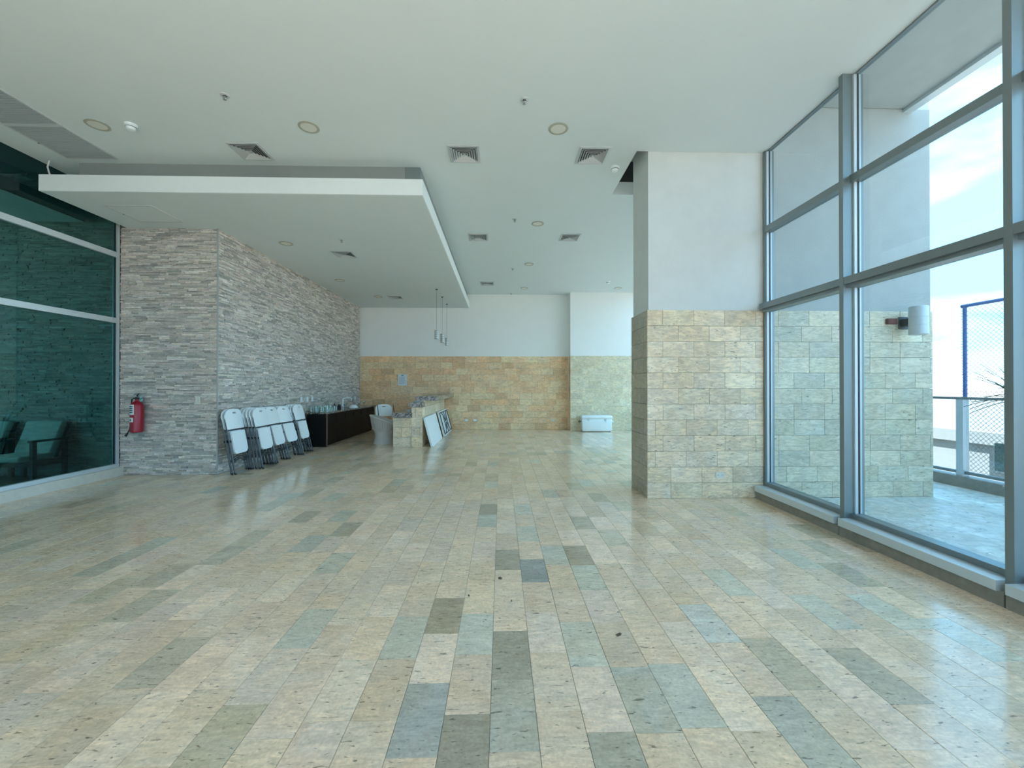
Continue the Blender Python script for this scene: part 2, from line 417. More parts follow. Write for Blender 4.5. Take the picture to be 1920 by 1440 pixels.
# stacked stone
STB = [(0.618, 0.567, 0.527), (0.557, 0.515, 0.480), (0.692, 0.638, 0.596), (0.457, 0.427, 0.400), (0.593, 0.532, 0.493), (0.767, 0.708, 0.666), (0.643, 0.567, 0.527), (0.396, 0.369, 0.348)]
def ledger(u0, u1, z0, z1, axis, pos, sgn, seed, keep=None):
    """rows of split stone strips standing proud of a dark bed; keep collects strips that become parts of their own"""
    rr = random.Random(seed); mb = MB(); items = []
    z = z0
    while z < z1 - .004:
        h = min(rr.choice((.018, .022, .025, .028, .034)), z1 - z)
        if z1 - z - h < .01: h = z1 - z
        u = u0 - rr.uniform(0, .2)
        while u < u1:
            l = rr.choice((.09, .12, .15, .19, .24, .30)) * rr.uniform(.85, 1.15)
            a, b = max(u0, u), min(u1, u + l)
            if b - a > .012: items.append((a, b, z, z + h, rr.uniform(.006, .026), jit(rr.choice(STB), .12, .03)))
            u += l
        z += h
    big = set()
    if keep: big = set(sorted(items, key=lambda t: -(t[1] - t[0]) * (t[3] - t[2]))[:keep])
    singles = []
    for t in items:
        a, b, c, d, p, col = t
        lo, hi = (pos, pos + sgn * p) if sgn > 0 else (pos + sgn * p, pos)
        g = .0008
        if t in big: singles.append((t, lo, hi))
        elif axis == 1: mb.box(a + g, b - g, lo, hi, c + g, d - g, col)
        else: mb.box(lo, hi, a + g, b - g, c + g, d - g, col)
    return mb, singles
wl = struct('wall_left', MB().box(-10.5, XS - .024, YS + .03, YS + .35, 0, 4.9).box(XS - .35, XS - .024, YS + .03, YB, 0, 4.6), 'stone_bed',
            'stacked grey ledger stone wall turning the corner beside the green glazing')
mbf, singles = ledger(XL + .02, XS, 0, ZS, 1, YS + .03, -1, 21, keep=300)
for (a, b, c, d, p, col), lo, hi in singles:
    me = tile_mesh(b - a - .0016, hi - lo, d - c - .0016, 'ledger_stone', .0015, 1, -1)
    link('stone_strip', me, wl, ((a + b) / 2, (lo + hi) / 2, (c + d) / 2), color=col)
o = mbf.build('stone_strips', 'ledger_stone_field', wl); o['kind'] = 'stuff'
mbs, _ = ledger(YS + .012, YB - .02, 0, ZS, 0, XS - .024, 1, 22)
o = mbs.build('stone_strips', 'ledger_stone_field', wl); o['kind'] = 'stuff'
mbg, _ = ledger(-10.4, XL - .03, 0, 4.85, 1, YS + .03, -1, 23)
o = mbg.build('stone_strips', 'ledger_stone_field', wl); o['kind'] = 'stuff'
MB().box(XS - .012, XS + .006, YS - .004, YS + .014, 0, ZS).build('corner_trim', 'concrete', wl)

# ------------------------------------------------------------------ ceiling, soffit, added shading mass above
HX, HY0, HY1 = 1.735, 5.18, 6.43         # slot in the ceiling beside the wall block
ceil = struct('ceiling', MB().box(XL, HX, YR, YB + .1, ZC, ZC + .2).box(HX, 3.30, YR, HY0 + .05, ZC, ZC + .2).box(3.30, XW + .02, YR, YP0 + .03, ZC, ZC + .2).box(HX, XF + .1, HY1, YB + .1, ZC, ZC + .2)
              .box(2.6, XF + .1, YP1, HY1, ZC, ZC + .2), 'ceiling_paint', 'white painted ceiling')
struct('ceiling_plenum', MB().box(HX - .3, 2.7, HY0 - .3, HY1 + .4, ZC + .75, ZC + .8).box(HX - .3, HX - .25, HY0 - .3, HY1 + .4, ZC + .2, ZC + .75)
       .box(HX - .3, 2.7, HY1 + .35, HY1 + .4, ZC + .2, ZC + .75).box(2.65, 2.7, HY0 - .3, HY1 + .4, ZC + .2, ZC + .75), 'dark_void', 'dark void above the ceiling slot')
sof = sroot('ceiling_soffit', 'lowered white ceiling raft over the bar area')
MB().box(-6.045, -1.05, 5.55, YB, ZS, ZT).build('soffit_slab', 'fascia_paint', sof)
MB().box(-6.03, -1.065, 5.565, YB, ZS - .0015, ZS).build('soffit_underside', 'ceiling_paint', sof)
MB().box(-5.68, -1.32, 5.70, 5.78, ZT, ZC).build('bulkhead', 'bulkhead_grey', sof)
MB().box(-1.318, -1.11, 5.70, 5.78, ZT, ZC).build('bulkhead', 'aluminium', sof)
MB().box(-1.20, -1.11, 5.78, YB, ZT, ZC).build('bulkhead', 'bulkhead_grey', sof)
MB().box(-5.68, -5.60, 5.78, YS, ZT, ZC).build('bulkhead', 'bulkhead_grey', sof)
o = MB().tube([(-6.02, 5.66, ZC + .01), (-6.05, 5.66, ZC - .08), (-6.03, 5.66, ZT + .08), (-5.99, 5.66, ZT)], .009, 6).build('hanging_cable', 'white_cable', None, True,
     label='short white cable hanging from ceiling edge onto the lowered raft', category='cable')

TOP = 5.15
shade_mass = struct('wall_shade_mass', MB().box(-12, 5.34, YR, 5.9, TOP, 22).box(-12, 4.6, 5.9, 18, TOP, 22).box(-12, XL, 7.2, 18, -1, TOP).box(XL, XF + .1, YB + .25, 18, -1, TOP), 'plaster', 'unseen building mass added to shade the terrace')  # unseen mass added so the terrace and its wall lie in shadow
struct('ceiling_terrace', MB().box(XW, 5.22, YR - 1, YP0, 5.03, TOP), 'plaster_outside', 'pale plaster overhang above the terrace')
struct('trim_1', MB().box(5.22, 5.34, YR - 1, YP0 + .1, 4.985, TOP), 'aluminium_light', 'pale drip beam along the overhang edge')
struct('wall_right', MB().box(XW - .03, XW + .03, YR, YP0, ZC + .002, 5.03), 'plaster', 'wall strip above the right glazing')

# ------------------------------------------------------------------ right glazing
def bay(n, y0, y1, label, first=False):
    """one glazing bay on the right between mullion centre lines y0 (near) and y1 (far)"""
    wdw = sroot('window_%d' % n, label)
    a, b = y0 + .025, y1 - .025
    MB().box(3.216, XW + .05, a, b, .100, .169).build('sill', 'aluminium_light', wdw)
    MB().box(3.246, XW + .10, a - .02, b + .02, -.006, .0995).build('sill_stone', 'curb_stone', wdw)
    MB().box(3.345, XW + .03, a, b, .1695, .215).build('bottom_rail', 'aluminium', wdw)
    MB().box(3.284, XW + .03, a, b, 2.405, 2.475).box(3.315, XW + .02, a, b, 2.372, 2.405).build('transom', 'aluminium', wdw)
    MB().box(3.345, XW + .03, a, b, 3.385, 3.455).build('transom', 'aluminium', wdw)
    MB().box(3.392, XW + .02, a, b, 4.420, ZC - .001).build('head_rail', 'aluminium', wdw)
    for z0, z1 in ((.215, 2.372), (2.475, 3.385), (3.455, 4.420)):
        MB().box(XW - .012, XW - .004, a + .018, b - .018, z0 - .004, z1 + .004).build('pane', 'glass_clear', wdw)
        for e in (a, b - .018):
            MB().box(3.375, XW + .02, e, e + .018, z0, z1).build('pane_frame', 'aluminium_light', wdw)
        MB().box(XW - .016, XW, b - .022, b - .018, z0, z1).build('pane_seal', 'gasket', wdw)
    if first:
        MB().box(3.362, XW + .06, y1 - .025, y1 + .012, .169, ZC - .001).build('mullion', 'aluminium', wdw)
    MB().box(3.28, XW + .06, y0 - .025, y0 + .025, -.005, ZC - .001).build('mullion', 'aluminium', wdw)
ys = [5.201, 3.899, 2.587, 1.275, -.037, -1.349, -2.661, -3.973]
names = ['aluminium framed glazing bay beside the travertine wall block', 'wide aluminium framed glazing bay looking onto the terrace sconce',
         'aluminium framed glazing bay at the right edge of the picture'] + ['aluminium framed glazing bay behind the viewer'] * 4
for i in range(7):
    bay(i + 1, ys[i + 1], ys[i], names[i], first=(i == 0))
struct('wall_right_near', MB().box(3.28, XW + .1, YR, ys[-1] - .03, 0, ZC), 'plaster')

# far part of the hall: window line hidden behind the wall block
fw = sroot('window_8', 'tall glazing of the far part of the hall')
for k in range(6):
    y = YP1 + .04 + k * (YB - .42 - YP1 - .08) / 5
    MB().box(XF - .1, XF + .04, y - .03, y + .03, 0, ZC).build('mullion', 'aluminium', fw)
    if k < 5:
        y2 = YP1 + .04 + (k + 1) * (YB - .42 - YP1 - .08) / 5
        MB().box(XF - .02, XF - .012, y + .03, y2 - .03, .1, ZC).build('pane', 'glass_far', fw)
        MB().box(XF - .1, XF + .05, y + .03, y2 - .03, 0, .1).build('sill', 'aluminium_light', fw)
# unseen rear facade, added to let sun brighten the room
rw = sroot('window_9', 'unseen full height glazed facade added behind the viewer')
for k in range(7):
    x = XL + .1 + k * (3.28 - XL - .2) / 6
    MB().box(x - .03, x + .03, YR - .05, YR + .08, 0, ZC).build('mullion', 'aluminium', rw)
    if k < 6:
        x2 = x + (3.28 - XL - .2) / 6
        MB().box(x + .03, x2 - .03, YR, YR + .008, .1, ZC).build('pane', 'glass_added_rear', rw)
        MB().box(x + .03, x2 - .03, YR - .05, YR + .08, 0, .1).build('sill', 'aluminium_light', rw)

# ------------------------------------------------------------------ left green glazing
lw_ = sroot('window_10', 'dark green tinted glazing on the left with pale frames')
LY = [6.80, 2.9, -.9, YR]
MB().box(XL - .10, -6.08, YR, YS + .02, -.005, .135).build('sill_stone', 'curb_light', lw_)
MB().box(XL - .05, XL + .035, YR, YS - .01, .1355, .19).build('bottom_rail', 'aluminium_light', lw_)
for i in range(3):
    a, b = LY[i + 1], LY[i]
    MB().box(XL - .05, XL + .025, b - .035, b + .005, .1905, ZC + .35).build('mullion', 'aluminium_light', lw_)
    for z0, z1 in ((2.435, 2.515), (3.485, 3.565)):
        MB().box(XL - .05, XL + .035, a + .005, b - .036, z0, z1).build('transom', 'aluminium_light', lw_)
    for z0, z1 in ((.19, 2.435), (2.515, 3.485), (3.565, ZC + .35)):
        MB().box(XL - .016, XL - .008, a + .01, b - .036, z0 - .003, z1 + .003).build('pane', 'glass_teal', lw_)
        MB().box(XL - .02, XL + .004, b - .05, b - .0365, z0, z1).build('pane_seal', 'gasket', lw_)

# room behind the green glazing
struct('ceiling_lounge', MB().box(-10.5, XL - .06, YR, YS + .1, 4.86, 4.95), 'plaster', 'ceiling of the lounge behind the green glazing')
struct('ceiling_lounge_drop', MB().box(-10.5, -6.60, YR, 6.72, 4.03, 4.22), 'fascia_paint', 'lowered ceiling box in the lounge behind the green glazing')
struct('wall_lounge_sun_stop', MB().box(-10.5, XL - .06, YR - .1, YR, 0, 4.95), 'plaster')  # unseen end wall added to stop sun entering the lounge
struct('floor_lounge', MB().box(-10.5, XL - .12, YR, YS, -.005, .001), 'curb_stone', 'dark stone floor of the lounge behind the green glazing')

# ------------------------------------------------------------------ ceiling fittings
def downlight(x, y, z, label):
    t = thing('downlight', label, 'ceiling light', (x, y, z), group='recessed ceiling lights')
    MB().lathe([(.112, 0), (.116, -.006), (.108, -.011), (.088, -.009), (.086, 0)], 32).build('trim_ring', 'lamp_trim', t, True)
    MB().lathe([(.087, -.001), (.087, -.005), (.045, -.0075), (0.0, -.0085)], 32).build('lens', 'lamp_lens', t, True)
    return t
for x, y, z, l in [(-4.64, 4.863, ZC, 'round recessed ceiling light nearest the left ceiling grilles'),
                (-2.23, 4.839, ZC, 'round recessed ceiling light in front of the lowered raft, above its middle'),
                (.667, 4.793, ZC, 'large round recessed ceiling light between the two nearest square vents on the right'),
                (.673, 7.612, ZC, 'round recessed ceiling light just ahead of the second pair of vents'),
                (.686, 10.153, ZC, 'round recessed ceiling light third along the open aisle'),
                (.708, 12.648, ZC, 'faint round ceiling light last along the aisle near the back wall'),
                (3.585, 12.573, ZC, 'faint round ceiling light above the white cooler'),
                (-3.85, 7.485, ZS, 'round light in the lowered raft nearest the stone wall corner'),
                (-3.89, 10.056, ZS, 'middle round light in the lowered raft along the stone wall'),
                (-3.513, 11.89, ZS, 'far round light in the lowered raft close to its far vent')]:
    downlight(x, y, z - .0005 - (.0015 if z == ZS else 0), l)

def sq(r, z): return [(-r, -r, z), (r, -r, z), (r, r, z), (-r, r, z)]
def vent(x, y, z, label, s=.2):
    t = thing('air_vent', label, 'air vent', (x, y, z), group='square ceiling air vents')
    MB().box(-s + .01, s - .01, -s + .01, s - .01, -.003, -.001).build('backing', 'vent_dark', t)
    fr = MB()
    for a0, z0, a1, z1 in ((s, -.001, s, -.012), (s, -.012, s - .03, -.016), (s - .03, -.016, s - .034, -.003)):
        A, B = sq(a0, z0), sq(a1, z1)
        for k in range(4): fr.quad(A[k], A[(k + 1) % 4], B[(k + 1) % 4], B[k])
    fr.build('frame', 'vent_metal', t)
    for i in range(5):
        r0 = s - .036 - i * .029; lv = MB()
        A, B = sq(r0 - .019, -.004), sq(r0, -.023); C, D = sq(r0 - .0215, -.004), sq(r0 - .0025, -.0245)
        for k in range(4):
            k2 = (k + 1) % 4
            lv.quad(A[k], B[k], B[k2], A[k2]); lv.quad(C[k], C[k2], D[k2], D[k]); lv.quad(B[k], D[k], D[k2], B[k2])
        lv.build('louver', 'vent_metal', t)
    MB().box(-.016, .016, -.016, .016, -.024, -.003).build('core', 'vent_metal', t)
    return t
v0 = [(-3.201, 5.354, ZC, 'square four-way air vent in front of the raft on the left'),
      (-.475, 5.345, ZC, 'square four-way air vent just right of the raft corner'),
      (1.19, 5.337, ZC, 'square four-way air vent beside the travertine wall block'),
      (-.46, 8.345, ZC, 'left air vent of the second pair along the aisle'),
      (1.388, 8.30, ZC, 'right air vent of the second pair along the aisle'),
      (-.403, 12.1, ZC, 'small looking far air vent near the back wall beside the raft'),
      (-3.03, 8.07, ZS - .0015, 'square air vent in the middle of the lowered raft'),
      (-3.029, 11.95, ZS - .0015, 'far air vent in the lowered raft near the back wall')]
proto = None
for x, y, z, l in v0:
    if proto is None: proto = vent(x, y, z, l)
    else:
        c = copy_tree(proto); c.location = (x, y, z); c['label'] = l

def sprinkler(x, y, z, label):
    t = thing('sprinkler', label, 'sprinkler', (x, y, z), group='ceiling sprinklers')
    MB().lathe([(.045, 0), (.043, -.007), (.022, -.011), (.020, 0)], 20).build('escutcheon', 'vent_metal', t, True)
    MB().lathe([(.011, -.002), (.011, -.020), (.006, -.024), (.006, -.044), (0, -.044)], 12).build('stem', 'steel', t, True)
    MB().tube([(-.012, 0, -.018), (-.015, 0, -.033), (0, 0, -.046)], .003, 6).tube([(.012, 0, -.018), (.015, 0, -.033), (0, 0, -.046)], .003, 6).build('arms', 'steel', t)
    MB().lathe([(0, -.045), (.017, -.045), (.017, -.048), (0, -.048)], 16).build('deflector', 'steel', t)
for x, y, z, l in [(-2.853, 4.33, ZC, 'ceiling sprinkler nearest the viewer, on the left'), (.243, 4.315, ZC, 'ceiling sprinkler nearest the viewer, above the aisle'),
                (.243, 7.43, ZC, 'ceiling sprinkler beside the second aisle light'), (.291, 10.55, ZC, 'ceiling sprinkler beside the third aisle light'),
                (.322, 13.4, ZC, 'ceiling sprinkler closest to the back wall'), (-2.787, 7.28, ZS - .0015, 'sprinkler in the lowered raft next to its vent')]:
    sprinkler(x, y, z - .0005, l)
def detector(x, y, z, label):
    t = thing('smoke_detector', label, 'smoke detector', (x, y, z - .0005), group='smoke detectors')
    MB().lathe([(.062, 0), (.062, -.014), (.055, -.022)], 28).build('base', 'plastic_white', t, True)
    MB().lathe([(.050, -.022), (.048, -.046), (.036, -.062), (0, -.066)], 28).build('cover', 'plastic_white', t, True)
    MB().lathe([(.051, -.030), (.051, -.036), (.0485, -.036), (.0485, -.030)], 28).build('slot', 'vent_dark', t)
detector(-4.253, 4.85, ZC, 'white smoke detector beside the far left ceiling light')
detector(1.559, 5.62, ZC, 'white smoke detector beside the ceiling slot')
detector(3.074, 11.8, ZC, 'white smoke detector above the cooler')

# grey service grilles
def grille(x0, x1, y0, y1, z, label, lines=18, mat='grille_metal'):
    t = thing('ceiling_hatch', label, 'ceiling hatch', ((x0 + x1) / 2, (y0 + y1) / 2, z), group='ceiling hatches')
    hx, hy = (x1 - x0) / 2, (y1 - y0) / 2
    MB().box(-hx, hx, -hy, -hy + .02, -.009, -.0005).box(-hx, hx, hy - .02, hy, -.009, -.0005).box(-hx, -hx + .02, -hy + .02, hy - .02, -.009, -.0005).box(hx - .02, hx, -hy + .02, hy - .02, -.009, -.0005).build('frame', 'vent_metal', t)
    MB().box(-hx + .022, hx - .022, -hy + .022, hy - .022, -.004, -.0005).build('panel', mat, t)
    if lines:
        m = MB(); n = lines
        for i in range(n):
            y = -hy + .03 + (2 * hy - .06) * i / (n - 1); m.box(-hx + .024, hx - .024, y - .006, y + .006, -.008, -.004)
        o = m.build('louver_blades', mat, t); o['kind'] = 'stuff'
    MB().lathe([(.011, -.001), (.011, -.012), (0, -.013)], 12, (-hx + .012, 0, 0)).build('latch', 'steel', t, True)
grille(-5.705, -5.055, 4.165, 4.865, ZC, 'grey louvred ceiling grille at the left picture edge')
grille(-5.715, -5.055, 4.885, 5.585, ZC, 'grey louvred ceiling grille next to the raft and green glazing')
grille(-5.605, -4.945, 5.96, 6.56, ZS - .0015, 'pale access hatch in the lowered raft above the stone wall', lines=0, mat='ceiling_paint')

# pendants over the bar
for (x, y, zt, zb), l in zip(((-1.70, 10.93, 2.895, 2.665), (-1.685, 11.86, 2.92, 2.675), (-1.69, 12.9, 2.92, 2.69)),
                          ('nearest small cylindrical pendant lamp over the bar, leftmost of three', 'middle small cylindrical pendant lamp over the bar', 'farthest small cylindrical pendant lamp over the bar, rightmost of three')):
    t = thing('pendant_lamp', l, 'pendant lamp', (x, y, ZS - .0015), group='pendant lamps over the bar')
    d = ZS - .0015
    MB().lathe([(.03, 0), (.03, -.02), (.006, -.028)], 16).build('canopy', 'tube_grey', t, True)
    MB().tube([(0, 0, -.02), (0, 0, zt - d + .005)], .0028, 6).build('cable', 'tube_grey', t)
    s = MB().lathe([(.012, zt - d + .006), (.052, zt - d), (.054, zt - d - .01), (.054, zb - d), (.048, zb - d), (.046, zt - d - .02), (0, zt - d - .02)], 24).build('shade', 'pendant_metal', t, True)
    for i in range(4):
        z = zb - d + (zt - zb) * (i + .7) / 4.6
        MB().lathe([(.0545, z - .006), (.057, z - .004), (.057, z + .004), (.0545, z + .006)], 24).build('band', 'plastic_white', s)

# ------------------------------------------------------------------ wall fittings
def plate(loc, rot, label, mat='plastic_ivory', w_=.075, h=.115, kind='outlet'):
    """faces local -Y"""
    t = thing('wall_outlet' if kind == 'outlet' else 'light_switch', label, 'wall outlet' if kind == 'outlet' else 'light switch', loc, rot)
    MB().box(-w_ / 2, w_ / 2, -.007, 0, -h / 2, h / 2).build('cover_plate', mat, t)
    if kind == 'outlet':
        hor = w_ > h
        for s in (-1, 1):
            cx, cz = (s * w_ * .24, 0) if hor else (0, s * h * .24)
            MB().box(cx - .015, cx + .015, -.010, -.0071, cz - .012, cz + .012).build('receptacle', mat, t)
            MB().box(cx - .008, cx - .005, -.0106, -.0101, cz - .005, cz + .005).box(cx + .005, cx + .008, -.0106, -.0101, cz - .005, cz + .005).build('slots', 'rubber', t)
    else:
        MB().box(-.012, .012, -.012, -.0071, -.022, .022).build('rocker', mat, t)
plate((2.794, YP0 - .002, .295), None, 'ivory double outlet low on the travertine wall block', w_=.115, h=.07)
plate((-4.895, YS - .0, 1.2), None, 'ivory light switch on the stacked stone front wall', kind='switch', w_=.078, h=.12)
plate((-1.132, YB - .042, .315), None, 'left of the paired pale outlets low on the back wall', 'plastic_white', w_=.11, h=.07)
plate((-.852, YB - .042, .315), None, 'right of the paired pale outlets low on the back wall', 'plastic_white', w_=.11, h=.07)
plate((1.711, YB - .042, .31), None, 'single outlet low on the back wall near the pier', w_=.09, h=.08)
for y, z, l in ((9.60, 1.12, 'left of three white outlets on the stone wall above the counter'), (9.90, 1.12, 'middle of three white outlets on the stone wall above the counter'),
             (10.15, 1.12, 'right of three white outlets on the stone wall above the counter'), (13.1, 1.05, 'lone white outlet on the stone wall at the far counter end')):
    plate((XS + .006, y, z), (0, 0, PI / 2), l, 'plastic_white', w_=.09, h=.12)
# paper notice
t = thing('paper_notice', 'pale printed paper notice taped to the travertine back wall', 'notice', (-3.21, YB - .0415, 1.627))
MB().box(-.145, .145, -.003, 0, -.185, .185).build('sheet', 'paper', t)
MB().box(-.04, .04, -.0036, -.0031, .125, .165).build('letterhead', 'paper_ink', t)
rr = random.Random(3)
tx = MB()
for i in range(11):
    z = .095 - i * .022; tx.box(-.115, .115 - rr.uniform(0, .08), -.0034, -.0031, z - .003, z + .003)
tx.build('text_lines', 'paper_ink', t)

# fire extinguisher on the stone wall
fx = thing('fire_extinguisher', 'red fire extinguisher hung on the stacked stone wall', 'extinguisher', (-5.765, YS - .112, .70))
r = .086
MB().lathe([(.0, 0), (r - .012, 0), (r, .012), (r, .42), (r - .012, .455), (r - .045, .485), (.022, .50), (.022, .525)], 32).build('cylinder', 'red_paint', fx, True)
MB().lathe([(.024, .52), (.028, .525), (.028, .545), (.018, .55), (.018, .565), (0, .565)], 16).build('valve', 'rubber', fx, True)
MB().tube([(.02, 0, .553), (-.03, -.03, .556), (-.10, -.085, .552)], [.009, .009, .006], 6).build('lower_handle', 'steel', fx, True)
MB().tube([(.02, 0, .563), (.0, -.0, .578), (.035, -.01, .61)], [.008, .009, .007], 6).build('squeeze_lever', 'rubber', fx, True)
MB().tube([(-.02, 0, .545), (-.085, .01, .52), (-.10, .015, .40), (-.098, .015, .18), (-.108, .0, .05), (-.125, -.01, .0), (-.15, -.015, -.035)], .009, 8).build('hose', 'rubber', fx, True)
MB().tube([(-.132, -.012, -.012), (-.158, -.018, -.06)], [.011, .018], 10).build('nozzle', 'rubber', fx, True)
MB().box(-.02, .02, .08, .107, .30, .56).build('wall_bracket', 'steel', fx)
def wrap(a0, a1, z0, z1, rad, n=10):
    m = MB()
    for i in range(n):
        p, q = a0 + (a1 - a0) * i / n, a0 + (a1 - a0) * (i + 1) / n
        def c(a, rr_): return (rr_ * math.cos(a), rr_ * math.sin(a))
        a, b = c(p, rad), c(q, rad)
        m.quad((*a, z0), (*b, z0), (*b, z1), (*a, z1))
    return m
A0, A1 = -PI / 2 - .95, -PI / 2 + .30
lb = wrap(A0, A1, .28, .44, r + .0012).build('label', 'label_paper', fx, True)
for i in range(4):
    wrap(A0 + .30, A1 - .2, .40 - i * .03, .415 - i * .03, r + .0018, 6).build('label_print', 'label_ink', lb)
lb = wrap(A0, A1 - .1, .165, .235, r + .0012).build('label', 'label_paper', fx, True)
wrap(A0 + .5, A1 - .5, .18, .215, r + .0018, 6).build('label_print', 'label_ink', lb)

# ------------------------------------------------------------------ folding chairs
def outline_panel(outer, holes, th, curve=None):
    """a flat panel in local x,z with holes, thickness along y; curve(x,z) bends it"""
    bm = bmesh.new(); edges = []
    for loop in [outer] + holes:
        vs = [bm.verts.new((x, 0, z)) for x, z in loop]
        for i in range(len(vs)): edges.append(bm.edges.new((vs[i], vs[(i + 1) % len(vs)])))
    bmesh.ops.triangle_fill(bm, use_beauty=True, use_dissolve=False, edges=edges)
    fs = list(bm.faces)
    ret = bmesh.ops.extrude_face_region(bm, geom=fs)
    for v in [g for g in ret['geom'] if isinstance(g, bmesh.types.BMVert)]: v.co.y += th
    if curve:
        for v in bm.verts: v.co.y += curve(v.co.x, v.co.z)
    bmesh.ops.recalc_face_normals(bm, faces=bm.faces)
    me = bpy.data.meshes.new('panel'); bm.to_mesh(me); bm.free(); return me
def rounded(x0, x1, z0, z1, rt, rb, n=6):
    pts = []
    for cx, cz, a0, r_ in ((x1 - rb, z0 + rb, -PI / 2, rb), (x1 - rt, z1 - rt, 0, rt), (x0 + rt, z1 - rt, PI / 2, rt), (x0 + rb, z0 + rb, PI, rb)):
        for i in range(n + 1):
            a = a0 + PI / 2 * i / n; pts.append((cx + r_ * math.cos(a), cz + r_ * math.sin(a)))
    return pts
def subdiv_side(pts, n=5):
    out = []
    for i in range(len(pts)):
        a, b = pts[i], pts[(i + 1) % len(pts)]
        m = max(1, int(math.hypot(b[0] - a[0], b[1] - a[1]) / .05))
        for k in range(m): out.append((a[0] + (b[0] - a[0]) * k / m, a[1] + (b[1] - a[1]) * k / m))
    return out
def fin(me, mat):
    me.materials.append(M[mat]); me.polygons.foreach_set('use_smooth', [True] * len(me.polygons)); me.set_sharp_from_angle(angle=math.radians(35)); return me
slot = [(x, z) for x, z in rounded(-.05, .05, .985, 1.012, .012, .012, 3)]
back_me = fin(outline_panel(subdiv_side(rounded(-.225, .225, .735, 1.06, .13, .02)), [slot], .018, lambda x, z: .35 * x * x), 'plastic_white')
seat_me = fin(outline_panel(subdiv_side(rounded(-.182, .182, .325, .70, .02, .075)), [], .022, lambda x, z: .012 * math.cos(x / .19 * 1.4) + .10 * max(0, .42 - z) ** 1.2), 'plastic_white')
def folded_chair(label, loc, rot, group):
    """folded: stands in its own xz plane, front towards -y, feet at z 0"""
    t = thing('folding_chair', label, 'folding chair', loc, rot, group)
    link('backrest', back_me, t, (0, -.030, 0))
    link('seat', seat_me, t, (0, -.036, 0))
    for s in (-1, 1):
        MB().tube([(s * .222, 0, .016), (s * .222, 0, .5), (s * .216, .004, .90), (s * .19, .006, 1.0)], .0115, 8).build('front_leg', 'tube_grey', t, True)
        MB().tube([(s * .198, .026, .03), (s * .198, .024, .40), (s * .198, .02, .66)], .0105, 8).build('rear_leg', 'tube_grey', t, True)
        MB().tube([(s * .222, 0, 0), (s * .222, 0, .03)], .0145, 8).build('foot_cap', 'rubber', t)
        MB().tube([(s * .198, .026, .012), (s * .198, .026, .045)], .0135, 8).build('foot_cap', 'rubber', t)
        MB().box(s * .21 - .017, s * .21 + .017, -.012, .034, .525, .56).build('hinge', 'rubber', t)
    MB().tube([(-.222, .002, .20), (-.12, .002, .262), (0, .002, .28), (.12, .002, .262), (.222, .002, .20)], .008, 8).build('front_brace', 'tube_grey', t, True)
    MB().tube([(-.198, .026, .17), (-.1, .026, .225), (0, .026, .24), (.1, .026, .225), (.198, .026, .17)], .008, 8).build('rear_brace', 'tube_grey', t, True)
    MB().tube([(-.216, .006, .72), (.216, .006, .72)], .008, 8).build('back_rail', 'tube_grey', t)
    return t
stacks = [(6.99, -4.27, 2, 'stack nearest the stone corner', .02), (7.46, -4.10, 5, 'deep stack second from the stone corner', .03), (8.00, -4.14, 3, 'middle stack', .02),
          (8.465, -4.13, 2, 'short stack second from the dark counter', -.06), (8.935, -4.11, 4, 'stack next to the dark counter', .03)]
ordn = ['front', 'second', 'third', 'fourth', 'rearmost']
pc = None
for Yc, Xf, n, nm, tw in stacks:
    lean = math.asin(min(.30, (abs(XS + .03) + Xf - .035 - (n - 1) * .055) / 1.06))
    for i in range(n):
        lab = 'white plastic folding chair, %s in the %s' % (ordn[i] if i < n - 1 or n == 1 else 'rearmost', nm)
        loc = (Xf - i * .055, Yc + R.uniform(-.006, .006) - i * .004, 0.002)
        rot = (-lean, 0, PI / 2 + tw)
        if pc is None: pc = folded_chair(lab, loc, rot, 'folding chairs leaning on the stone wall'); c = pc
        else:
            c = copy_tree(pc); c.location = loc; c.rotation_euler = rot; c['label'] = lab

# ------------------------------------------------------------------ dark counter with granite top
CX, CY = -4.09, 9.82
t = thing('bar_counter', 'black bar cabinet with speckled granite top along the stone wall', 'counter', (0, 0, 0))
MB().box(XS + .03, CX - .045, CY + .02, YB - .06, .09, .775).build('body', 'cabinet_black', t)
MB().box(XS + .03, CX, CY, CY + .02, 0, .775).build('end_panel', 'cabinet_black', t)
MB().box(CX - .018, CX + .012, CY - .002, CY + .02, 0, .775).build('edge_strip', 'cabinet_edge', t)
MB().box(XS + .03, CX - .12, CY + .02, YB - .06, 0, .09).build('toe_kick', 'cabinet_black', t)
nd = 6; L = (YB - .08 - CY - .03) / nd
for i in range(nd):
    a = CY + .03 + i * L
    d = MB().box(CX - .0445, CX - .024, a + .003, a + L - .003, .10, .765).build('door', 'cabinet_black', t)
    MB().box(CX - .0235, CX - .012, a + L - .06, a + L - .05, .6, .72).build('handle', 'cabinet_black', d)
MB().box(XS + .03, CX + .035, CY - .035, YB - .05, .776, .816).build('countertop', 'granite', t)
ctz = .817
def lathe_thing(name, label, cat, loc, prof, mat, group=None, n=16):
    me = MB().lathe(prof, n).mesh(name, mat, True)
    o = link(name, me, None, loc, label=label, category=cat)
    if group: o['group'] = group
    return o
g0 = None
for r_ in range(4):
    for q in range(8):
        if R.random() < .12: continue
        loc = (XS + .10 + r_ * .125 + R.uniform(-.01, .01), CY + .06 + q * .105 + R.uniform(-.01, .01), ctz)
        if g0 is None:
            g0 = lathe_thing('drinking_glass', 'clear drinking glass in the cluster at the near end of the granite counter', 'glass', loc,
                             [(0, 0), (.030, 0), (.036, .12), (.0335, .12), (.028, .008), (0, .008)], 'glass_ware', 'drinking glasses on the counter')
        else:
            c = g0.copy(); COL.objects.link(c); c.location = loc; c.scale = (1, 1, R.choice((1, 1, 1.15, .85)))
